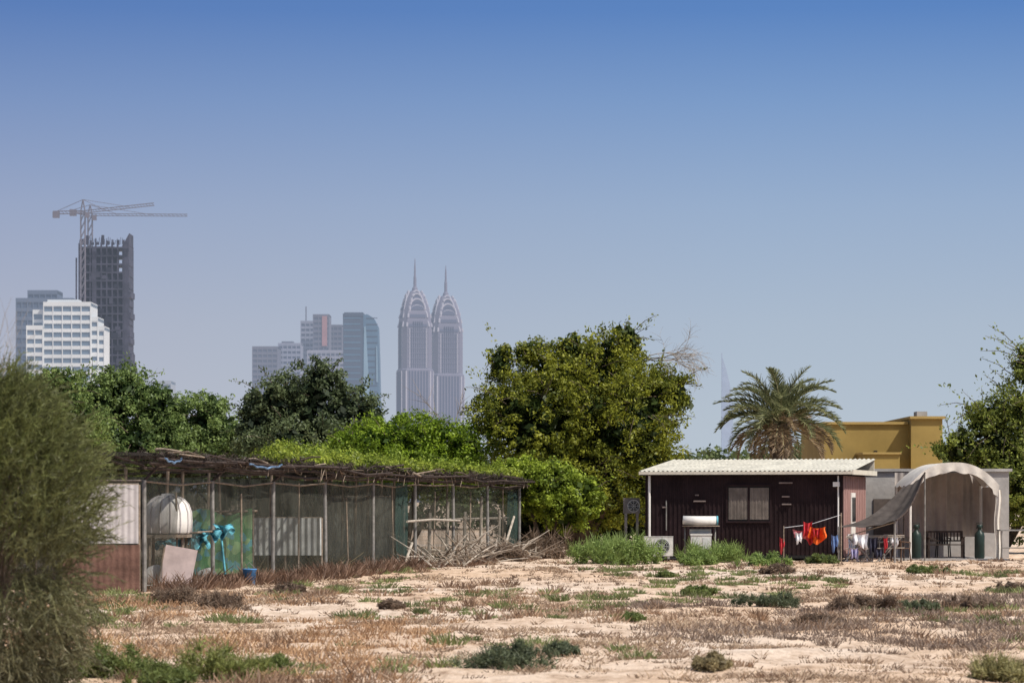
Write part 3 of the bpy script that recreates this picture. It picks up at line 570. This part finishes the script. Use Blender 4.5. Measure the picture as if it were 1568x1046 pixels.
e=group('concrete_annex',(a.x+2,101,0)); mb.box(a.x,b.x,101,104,-.1,a.z,conc); mb.obj('walls',e); mb=MB(); mb.box(a.x-.1,b.x+.1,100.9,104.1,a.z+.003,a.z+.1,conc); mb.obj('roof_slab',e)
mb=MB(); q=WX(1338,100.9); mb.box(q,q+.8,100.95,100.99,.0,2.05,mat('dark_door',(.10,.08,.07))); mb.obj('door',e)
# shade sail
sail=mat('shade_sail_fabric',(.075,.064,.058),.95,.25,3,spec=.1); e=group('shade_sail',W(1350,862,94)); mb=MB()
a0,b0,c0,d0=W(1284,806,93.2),W(1372,797,92.6),W(1416,724,96),W(1384,744,96)
def sf(u,v):
    p=(a0.lerp(b0,u)).lerp(d0.lerp(c0,u),v); p.z-=.42*math.sin(math.pi*v)*(.7+.3*math.sin(math.pi*u)); p.z-=.1*math.sin(math.pi*u)+.02*math.sin(u*19); return p
mb.grid(sf,16,16,sail); mb.obj('fabric',e,True); mb=MB()
mb.tube([W(1370,862,92.8),W(1370,798,92.8)],.035,steel,6); mb.tube([sf(1,v)+Vector((0,-.03,.01)) for v in np.linspace(0,1,9)],.03,woodd,5); mb.tube([Vector((c0.x,96,0)),c0],.03,steel,6); mb.tube([Vector((d0.x,96,0)),d0],.025,woodd,6); mb.tube([Vector((a0.x,93.2,0)),a0],.03,steel,6)
mb.tube([W(1300,820,93.5),W(1368,800,93)],.02,woodp,5); mb.obj('poles',e)
# tent
tentm=mat('white_tent_canvas',(.60,.56,.50),.85,.14,3,.15); tentin=mat('beige_tent_lining',(.36,.32,.29),.85,.15,1.5)
e=group('canopy_tent',W(1458,858,97)); mb=MB(); x0,x1=WX(1392,96.5),WX(1530,96.5); xc=(x0+x1)/2; hw=(x1-x0)/2
def arch(u): t=-1+2*u; return xc+hw*t, 2.50+.76*(1-abs(t)**2.4)
def tf(u,v): X_,Z_=arch(u); return Vector((X_,96.5+v*3.6,Z_-.06*math.sin(math.pi*((v*3)%1))))
mb.grid(tf,28,12,tentm)
def vf(u,v): X_,Z_=arch(u); e_=.30+.04*abs(math.sin(u*math.pi*6))+.03*math.sin(u*23); return Vector((X_-(X_-xc)*.02*v,96.46+.03*math.sin(u*40)*v,Z_-v*e_*(1.0 if .06<u<.94 else 1.4)))
mb.grid(vf,56,4,tentm); mb.obj('canvas_roof_and_valance',e,True)
mb=MB(); mb.grid(lambda u,v:Vector((x0+(x1-x0)*u,100.1+.05*math.sin(u*30)+.03*math.sin(u*71),.75+v*2.2)),60,2,tentin)
mb.grid(lambda u,v:Vector((x1-.02+.02*math.sin(v*20),97+v*3,.9+u*1.55)),4,20,tentin); mb.obj('back_curtain',e)
mb=MB()
for xx_ in(x0+.05,x1-.05):
    for yy_ in(96.55,100): mb.tube([(xx_,yy_,-.05),(xx_,yy_,2.5)],.04,white,8)
mb.grid(lambda u,v:Vector((x1-.14+.2*v+.03*math.sin(u*9),96.5+.04*math.sin(v*9),.05+2.3*u)),12,8,tentm)
mb.obj('poles_and_side_drapes',e)
mb=MB(); mb.box(x0-.4,x1+.3,96.2,100.5,-.05,.06,conc); mb.obj('concrete_pad')
def bench(px0,px1,D):
    a=WX(px0,D); b=WX(px1,D); c=(a+b)/2; e=group('garden_bench',(c,D,.06)); mb=MB()
    for i in range(4): mb.box(a,b,D-.2+i*.12,D-.11+i*.12,.5,.53,woodd)
    mb.obj('seat',e); mb=MB(); mb.box(a,b,D+.3,D+.33,.92,.98,woodd); mb.box(a,b,D+.3,D+.33,.62,.67,woodd)
    for k in range(11): xx=a+.06+(b-a-.12)*k/10; mb.box(xx-.02,xx+.02,D+.302,D+.328,.672,.918,woodd)
    mb.obj('backrest',e); mb=MB()
    for xx in(a+.03,b-.03):
        mb.box(xx-.03,xx+.03,D-.2,D-.14,.06,.75,woodd); mb.box(xx-.03,xx+.03,D+.24,D+.295,.06,.98,woodd); mb.box(xx-.035,xx+.035,D-.24,D+.235,.753,.79,woodd)
    mb.obj('legs_and_armrests',e)
bench(1420,1476,97.3)
dgreen=mat('dark_green_paint',(.02,.035,.03),.4,.2,3)
for px in(1403,1500):
    c=W(px,855,96.9 if px<1450 else 96.8); mb=MB(); mb.lathe((c.x,c.y,.06),[(.14,0),(.17,.05),(.17,.75),(.15,.85),(.07,.93),(.06,1.0),(.09,1.02),(.09,1.12),(.03,1.14)],dgreen,16); mb.tube([(c.x-.1,c.y,1.05),(c.x-.1,c.y,1.25),(c.x+.1,c.y,1.25),(c.x+.1,c.y,1.05)],.012,dgreen,5); mb.obj('gas_cylinder',None,True)
mb=MB(); a=WX(1534,95); b=WX(1585,95)
for xx in(a,b):
    for yy in(95,95.7): mb.tube([(xx,yy,0),(xx,yy,1.0)],.025,steel,6)
mb.box(a-.05,b+.05,94.95,95.75,1.0,1.04,steel); mb.tube([(a,95,.45),(b,95,.45)],.02,steel,5); mb.obj('metal_table')
# ochre building
och=mat('ochre_render',(.29,.205,.065),.9,.14,.5,.1); e=group('ochre_building',W(1350,860,126)); D=126
mb=MB(); mb.box(WX(1262,D),WX(1392,D),D,D+10,-.2,WZ(650,D),och); mb.box(WX(1392,D)+.003,WX(1440,D),D-.6,D+8,-.2,WZ(642,D),och); mb.box(WX(1312,D),WX(1366,D),D-2.5,D-.003,-.2,WZ(697,D),och)
mb.obj('walls',e); mb=MB(); ochd=mat('ochre_parapet',(.35,.25,.09),.9,.08,1)
mb.box(WX(1258,D),WX(1392,D)-.05,D-.12,D+10.1,WZ(650,D)+.003,WZ(646,D),ochd); mb.box(WX(1390,D),WX(1444,D),D-.75,D+8.1,WZ(642,D)+.003,WZ(638,D),ochd); mb.box(WX(1310,D),WX(1368,D),D-2.6,D-.01,WZ(697,D)+.003,WZ(694,D),ochd)
mb.box(WX(1404,D),WX(1420,D),D,D+1,WZ(638,D)+.005,WZ(630,D),conc); mb.box(WX(1338,D),WX(1343,D),D-.1,D-.004,WZ(696,D)+.02,WZ(690,D),blk); mb.box(WX(1275,D),WX(1292,D),D-.06,D-.004,2.2,3.4,glass); mb.obj('parapets_and_fittings',e)
# ============================================================ CITY
def block(mb,px0,px1,py,D,depth,pitch,wall,glas,npier=6,band=.45,z0=0,pw=.3):
    x0,x1=WX(px0,D),WX(px1,D); z1=WZ(py,D); g_=.5
    mb.box(x0+g_,x1-g_,D+g_,D+depth-g_,z0,z1-.2,glas)
    nf=int((z1-z0)/pitch); 
    for i in range(nf+1):
        zt=z1-i*pitch; mb.box(x0+.12,x1-.12,D+.12,D+depth-.12,zt-pitch*band,zt,wall)
    for k in range(npier+1):
        xx=x0+(x1-x0-pw)*k/npier; mb.box(xx,xx+pw,D,D+depth,z0,z1+.03,wall)
    for k in range(4): yy=D+.01+(depth-pw)*(k+.5)/4; mb.box(x0-.01,x1+.01,yy,yy+pw,z0,z1+.02,wall)
    mb.box(x0,x1,D-.02,D+depth+.02,z1-1.2,z1+.4,wall)
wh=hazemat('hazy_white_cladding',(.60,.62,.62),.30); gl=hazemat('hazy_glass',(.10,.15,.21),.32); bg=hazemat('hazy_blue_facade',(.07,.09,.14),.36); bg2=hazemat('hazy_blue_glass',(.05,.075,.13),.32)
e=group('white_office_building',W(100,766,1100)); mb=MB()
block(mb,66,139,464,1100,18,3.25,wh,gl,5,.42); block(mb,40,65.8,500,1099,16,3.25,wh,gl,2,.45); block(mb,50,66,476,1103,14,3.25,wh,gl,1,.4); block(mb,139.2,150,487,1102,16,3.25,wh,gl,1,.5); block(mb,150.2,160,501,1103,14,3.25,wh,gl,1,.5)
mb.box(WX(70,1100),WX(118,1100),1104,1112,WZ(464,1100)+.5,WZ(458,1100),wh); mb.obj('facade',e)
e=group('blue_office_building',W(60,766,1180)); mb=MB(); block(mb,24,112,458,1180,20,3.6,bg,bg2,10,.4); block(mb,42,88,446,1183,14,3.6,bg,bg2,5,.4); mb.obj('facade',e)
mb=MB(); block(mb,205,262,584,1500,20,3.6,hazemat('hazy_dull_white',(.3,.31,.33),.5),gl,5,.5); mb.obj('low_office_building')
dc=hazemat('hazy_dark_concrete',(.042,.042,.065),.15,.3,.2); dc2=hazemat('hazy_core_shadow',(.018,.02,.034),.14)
D=1300; e=group('tower_under_construction',W(158,766,D)); mb=MB(); x0,x1=WX(120,D),WX(190,D); zt=WZ(374,D)
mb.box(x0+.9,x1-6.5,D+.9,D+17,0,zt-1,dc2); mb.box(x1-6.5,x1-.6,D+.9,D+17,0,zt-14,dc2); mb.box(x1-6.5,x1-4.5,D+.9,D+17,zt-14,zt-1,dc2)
z=0
while z<zt: mb.box(x0,x1,D,D+18,z,z+.7,dc); z+=3.7
for k in range(9): xx=x0+(x1-x0-.7)*k/8; mb.box(xx,xx+.6,D+.05,D+.8,0,zt+random.uniform(0,3.5),dc); mb.box(xx,xx+.7,D+17,D+17.7,0,zt+random.uniform(0,3),dc)
mb.box(WX(141,D),WX(147,D),D-.3,D+.04,0,zt-2,dc)
for i in range(60):
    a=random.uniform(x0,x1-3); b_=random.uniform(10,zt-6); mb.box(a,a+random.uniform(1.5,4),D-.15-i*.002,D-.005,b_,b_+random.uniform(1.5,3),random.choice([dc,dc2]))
mb.obj('slabs_and_columns',e); mb=MB()
mb.box(WX(190,D)+.01,WX(197,D),D-.1,D+17,WZ(600,D),WZ(374,D),dc); mb.add([(WX(187,D),D+1,WZ(376,D)),(WX(197.5,D),D+1,WZ(376,D)),(WX(197.5,D),D+1,WZ(357,D)),(WX(187,D),D+15,WZ(376,D)),(WX(197.5,D),D+15,WZ(376,D)),(WX(197.5,D),D+15,WZ(357,D))],[(0,1,2),(3,5,4),(0,2,5,3),(1,4,5,2),(0,3,4,1)],dc)
for i in range(14):
    yy=400+i*15+random.uniform(-4,4); w=random.uniform(1,4) if i>2 else 1; mb.box(WX(197,D)+.01,WX(197+w,D),D,D+14,WZ(yy+9,D),WZ(yy,D),dc)
for i in range(3): mb.box(WX(197,D)+.02,WX(201+i*2.5,D),D+1,D+13,WZ(552+i*14,D),WZ(541+i*14,D),dc)
for k in range(8): xx=x0+.5+k*2.3; mb.box(xx,xx+1.2,D+4,D+5,zt,zt+random.uniform(1,5),dc)
for k in range(26): xx=x0+.3+k*.8; mb.tube([(xx,D+1,zt),(xx+.2,D+1,zt+random.uniform(1.5,3.5))],.12,dc,4)
mb.tube([(x0-.9,D,0),(x0-.9,D,WZ(395,D))],.35,dc,4); mb.obj('edge_walls_and_formwork',e)
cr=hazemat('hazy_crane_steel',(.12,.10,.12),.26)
def crane(px,pyapex,pyj,pxtip,pytip,pxc,pyc,D,q_=1.0):
    x=WX(px,D); e=group('tower_crane',(x,D,0)); zj=WZ(pyj,D); za=WZ(pyapex,D)
    def truss(mb,a,b,w,n,r):
        a=Vector(a);b=Vector(b);d=(b-a).normalized(); s=d.cross(Vector((0,1,0))).normalized()*w/2; y=Vector((0,w/2,0))
        cs=[s+y,s-y,-s+y,-s-y]
        for c in cs: mb.tube([a+c,b+c],r,cr,4)
        for i in range(n):
            p=a.lerp(b,i/n); q=a.lerp(b,(i+1)/n)
            for j,k in((0,2),(1,3),(0,1),(2,3)): mb.tube([p+cs[j],q+cs[k]],r*.7,cr,4)
    mb=MB(); truss(mb,(x,D,0),(x,D,zj),1.9,34,.2); mb.obj('mast',e)
    mb=MB(); truss(mb,(x,D,zj),(WX(pxtip,D),D,WZ(pytip,D)),1.1*q_,24,.13*q_); truss(mb,(x,D,zj),(WX(pxc,D),D,WZ(pyc,D)),1.2,8,.16); mb.obj('jib_and_counter_jib',e)
    mb=MB(); mb.tube([(x-1,D,zj),(x,D,za)],.28,cr,4); mb.tube([(x+1,D,zj),(x,D,za)],.28,cr,4)
    t=Vector((WX(pxtip,D),D,WZ(pytip,D))); c=Vector((WX(pxc,D),D,WZ(pyc,D))); b=Vector((x,D,zj))
    mb.tube([(x,D,za),b.lerp(t,.65)],.11,cr,4); mb.tube([(x,D,za),b.lerp(t,.3)],.11,cr,4); mb.tube([(x,D,za),c],.14,cr,4); mb.obj('tie_bars_and_apex',e)
    mb=MB(); mb.box(c.x-.3,c.x+2.6,D-1,D+1,c.z-2.3,c.z+.5,cr); mb.box(x+1.1,x+3,D-1.8,D-.2,zj-2.6,zj-.3,cr); mb.obj('counterweight_and_cab',e)
crane(127,306,325,236,313,82,326,1290); crane(138,314,329,287,330,108,323,1306,.85)
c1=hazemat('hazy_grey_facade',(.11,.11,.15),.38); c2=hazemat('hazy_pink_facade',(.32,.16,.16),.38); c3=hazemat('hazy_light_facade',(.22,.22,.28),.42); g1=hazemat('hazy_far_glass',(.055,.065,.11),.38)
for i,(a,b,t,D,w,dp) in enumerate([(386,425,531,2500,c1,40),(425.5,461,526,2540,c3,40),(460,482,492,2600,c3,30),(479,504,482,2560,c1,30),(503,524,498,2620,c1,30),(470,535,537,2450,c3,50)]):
    mb=MB(); block(mb,a,b,t,D,dp,4.5,w,g1,max(3,int((b-a)/7)),.5,pw=.8)
    if i==3: mb.box(WX(493,D),WX(501,D),D-.6,D-.03,WZ(530,D),WZ(484,D),c2)
    if i==2: mb.tube([(WX(468,D),D+5,WZ(492,D)),(WX(468,D),D+5,WZ(469,D))],.6,c1,5)
    if i==1: mb.box(WX(430,D),WX(448,D),D+8,D+20,WZ(526,D)+.4,WZ(522,D),c1)
    mb.obj('office_tower')
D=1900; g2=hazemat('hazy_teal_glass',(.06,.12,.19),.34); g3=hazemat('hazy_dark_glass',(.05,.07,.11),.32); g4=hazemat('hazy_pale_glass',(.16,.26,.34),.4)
e=group('glass_tower',W(552,766,D)); mb=MB(); x=lambda p_:WX(p_,D); z=lambda p_:WZ(p_,D)
def prism(mb,pts,y0,y1,m):
    n=len(pts); mb.add([(a,y0,b) for a,b in pts]+[(a,y1,b) for a,b in pts],[tuple(range(n)),tuple(range(2*n-1,n-1,-1))]+[(i,(i+1)%n+0,(i+1)%n+n,i+n)[::-1] for i in range(n)],m)
prism(mb,[(x(527),0),(x(552),0),(x(556),z(482)),(x(525),z(480))],D,D+22,g3)
prism(mb,[(x(552),0)]+[(x(585),0),(x(580),z(545)),(x(578.5),z(500)),(x(572),z(487)),(x(562),z(481)),(x(556.3),z(482.5))],D+1,D+22,g2)
prism(mb,[(x(556),z(640)),(x(568),z(640)),(x(560),z(500)),(x(557.5),z(500))],D+.3,D+.9,g4); prism(mb,[(x(576),z(585)),(x(579),z(585)),(x(577.5),z(530)),(x(576),z(530))],D+.3,D+.9,g4)
for i in range(30): zz=z(486)-i*4.0; mb.box(x(526.2),x(552),D-.15,D-.01,zz-.9,zz,g2); mb.box(x(561),x(578),D+.7,D+.95,zz-.7,zz-.2,g3)
mb.box(x(527),x(556),D-.3,D+22.1,z(482)-1,z(478.5),g3); mb.obj('body',e)
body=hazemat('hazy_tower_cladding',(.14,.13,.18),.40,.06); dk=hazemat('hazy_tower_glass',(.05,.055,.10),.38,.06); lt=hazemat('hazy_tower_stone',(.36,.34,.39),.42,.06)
def spire(cx,off,D,ytip):
    pm=FOC/D; X0=WX(cx,D); e=group('spired_skyscraper',(X0,D,0)); xf=Matrix.Translation((X0,D+16,0))@Matrix.Rotation(math.radians(14),4,'Z')
    zz=lambda y:WZ(y+off,D); hw=lambda p_:p_/pm*.92
    def ring(w,z,ch=.25): 
        a=w; b=w*(1-ch); return [(b,-a,z),(a,-b,z),(a,b,z),(b,a,z),(-b,a,z),(-a,b,z),(-a,-b,z),(-b,-a,z)]
    prof=[(27,900),(27,566),(24.8,564),(24.6,502),(24,492),(22.3,480),(20,470),(17,461),(13,453),(9.5,447),(6.5,444)]
    mb=MB(xf); vs=[];fs=[]
    for w,y in prof: vs+=ring(hw(w),max(0,zz(y)))
    for i in range(len(prof)-1):
        for k in range(8): fs.append((i*8+k,i*8+(k+1)%8,(i+1)*8+(k+1)%8,(i+1)*8+k))
    fs.append(tuple((len(prof)-1)*8+k for k in range(8))); mb.add(vs,fs,body)
    for rot in range(4):
        R=Matrix.Rotation(rot*math.pi/2,4,'Z'); sub=MB(xf@R)
        for k in range(-4,5): c=hw(3.6*k); w=hw(.7); sub.box(c-w/2*1.6,c+w/2*1.6,-hw(24.9)-.5,-hw(24.0),zz(563),zz(503 if abs(k)>2 else 492),lt if k in(-4,4) else dk)
        for i in range(22): q=zz(508)-i*5.0; sub.box(-hw(17),hw(17),-hw(24.9)-.25,-hw(24.2),q-1,q,body)
        for k in (-5,5): sub.box(hw(4.1*k)-.6,hw(4.1*k)+.6,-hw(27)-.4,-hw(26.5),0,zz(568),lt)
        for k in range(-3,4): sub.box(hw(5*k)-.7,hw(5*k)+.7,-hw(27)-.3,-hw(26.6),0,zz(568),dk)
        for (yb,w,hh,dd) in [(500,19,20,24.9),(486,16.5,19,23.4),(474,13.5,17,21.2),(463,10,14,18.2),(454,6.5,10,14)]:
            pts=[(hw(w)*math.cos(t),-hw(dd)+hw(dd)*.22*math.sin(t),zz(yb)+hh/pm*math.sin(t)) for t in np.linspace(0,math.pi,13)]
            sub.tube(pts,.95,lt,5); sub.add([(p_[0]*.82,p_[1]-.4,zz(yb)+(p_[2]-zz(yb))*.82) for p_ in pts],[tuple(range(13))],dk)
        b0_=len(mb.v); mb.v+=sub.v; mb.f+=[[i+b0_ for i in f] for f in sub.f]; mb.m+=[mb.mi(sub.mats[k]) for k in sub.m]
    mb.obj('shaft_and_crown',e)
    mb=MB(xf); mb.lathe((0,0,0),[(hw(6),zz(446)),(hw(4.6),zz(440)),(hw(2.6),zz(437)),(hw(2.5),zz(424)),(hw(1.7),zz(420)),(hw(1.4),zz(408)),(hw(.4),WZ(ytip,D))],body,10); mb.obj('spire',e)
spire(634.5,0,2800,394); spire(682,8,2860,405)
D=5200; e=group('sail_shaped_hotel',W(1110,766,D)); m_=hazemat('hazy_far_white',(.30,.36,.48),.5); mb=MB(); x=lambda p_:WX(p_,D); z=lambda p_:WZ(p_,D)
prism(mb,[(x(1106),0),(x(1124),0),(x(1122),z(620)),(x(1118),z(590)),(x(1112),z(565)),(x(1106.5),z(548))],D,D+30,m_); mb.tube([(x(1105.5),D,0),(x(1105.5),D,z(541))],1.0,m_,5); mb.obj('body',e)
# ============================================================ LIGHT, SKY, CAMERA
az=math.radians(128); el_=math.radians(52)
sv=Vector((math.sin(az)*math.cos(el_),math.cos(az)*math.cos(el_),math.sin(el_)))
sl_=bpy.data.lights.new('sun','SUN'); sl_.energy=4.8; sl_.angle=math.radians(.5); sl_.color=(1,.94,.85); so=bpy.data.objects.new('sun',sl_); so.rotation_euler=sv.to_track_quat('Z','Y').to_euler(); so.location=(30,-20,60); S.collection.objects.link(so)
w=bpy.data.worlds.new('World'); S.world=w; w.use_nodes=True; nt=w.node_tree; nt.nodes.clear(); N=nt.nodes.new; L=nt.links.new
out=N('ShaderNodeOutputWorld'); bgn=N('ShaderNodeBackground'); sky=N('ShaderNodeTexSky'); sky.sky_type='NISHITA'; sky.sun_disc=False; sky.sun_elevation=el_; sky.sun_rotation=az; sky.dust_density=2
bgn.inputs[1].default_value=.12
tc=N('ShaderNodeTexCoord'); sp=N('ShaderNodeSeparateXYZ'); L(tc.outputs['Generated'],sp.inputs[0])
mr=N('ShaderNodeMapRange'); mr.inputs[1].default_value=0; mr.inputs[2].default_value=.2; L(sp.outputs['Z'],mr.inputs[0])
cr_=N('ShaderNodeValToRGB'); E=cr_.color_ramp.elements
stops=[(0,(.49,.56,.63)),(.14,(.46,.535,.62)),(.30,(.41,.495,.61)),(.50,(.315,.425,.605)),(.68,(.20,.33,.58)),(.83,(.108,.235,.53)),(1,(.075,.19,.48))]
E[0].position=0; E[0].color=(*stops[0][1],1); E[1].position=1; E[1].color=(*stops[-1][1],1)
for p_,c in stops[1:-1]: q=E.new(p_); q.color=(*c,1)
L(mr.outputs[0],cr_.inputs[0])
hx=N('ShaderNodeMapRange'); hx.inputs[1].default_value=-.2; hx.inputs[2].default_value=.08; hx.inputs[3].default_value=1; hx.inputs[4].default_value=0; L(sp.outputs['X'],hx.inputs[0])
tn=N('ShaderNodeMix'); tn.data_type='RGBA'; tn.blend_type='MULTIPLY'; L(hx.outputs[0],tn.inputs[0]); L(cr_.outputs[0],tn.inputs[6]); tn.inputs[7].default_value=(1.0,.89,.90,1)
sc=N('ShaderNodeVectorMath'); sc.operation='SCALE'; sc.inputs['Scale'].default_value=1/.12; L(tn.outputs[2],sc.inputs[0])
mf=N('ShaderNodeMapRange'); mf.inputs[1].default_value=.2; mf.inputs[2].default_value=.45; L(sp.outputs['Z'],mf.inputs[0])
mx=N('ShaderNodeMix'); mx.data_type='RGBA'; L(mf.outputs[0],mx.inputs[0]); L(sc.outputs[0],mx.inputs[6]); L(sky.outputs[0],mx.inputs[7]); L(mx.outputs[2],bgn.inputs[0]); L(bgn.outputs[0],out.inputs[0])
cd=bpy.data.cameras.new('camera'); cam=bpy.data.objects.new('camera',cd); S.collection.objects.link(cam); S.camera=cam
cam.location=(0,0,EYE); cam.rotation_euler=(math.radians(90),0,0); cd.sensor_width=36; cd.lens=36*FOC/1568; cd.shift_y=(HOR-523)/1568; cd.clip_start=.5; cd.clip_end=20000
cd.dof.use_dof=True; cd.dof.focus_distance=90; cd.dof.aperture_fstop=3.5
S.view_settings.view_transform='Standard'; S.view_settings.look='None'; S.view_settings.exposure=0
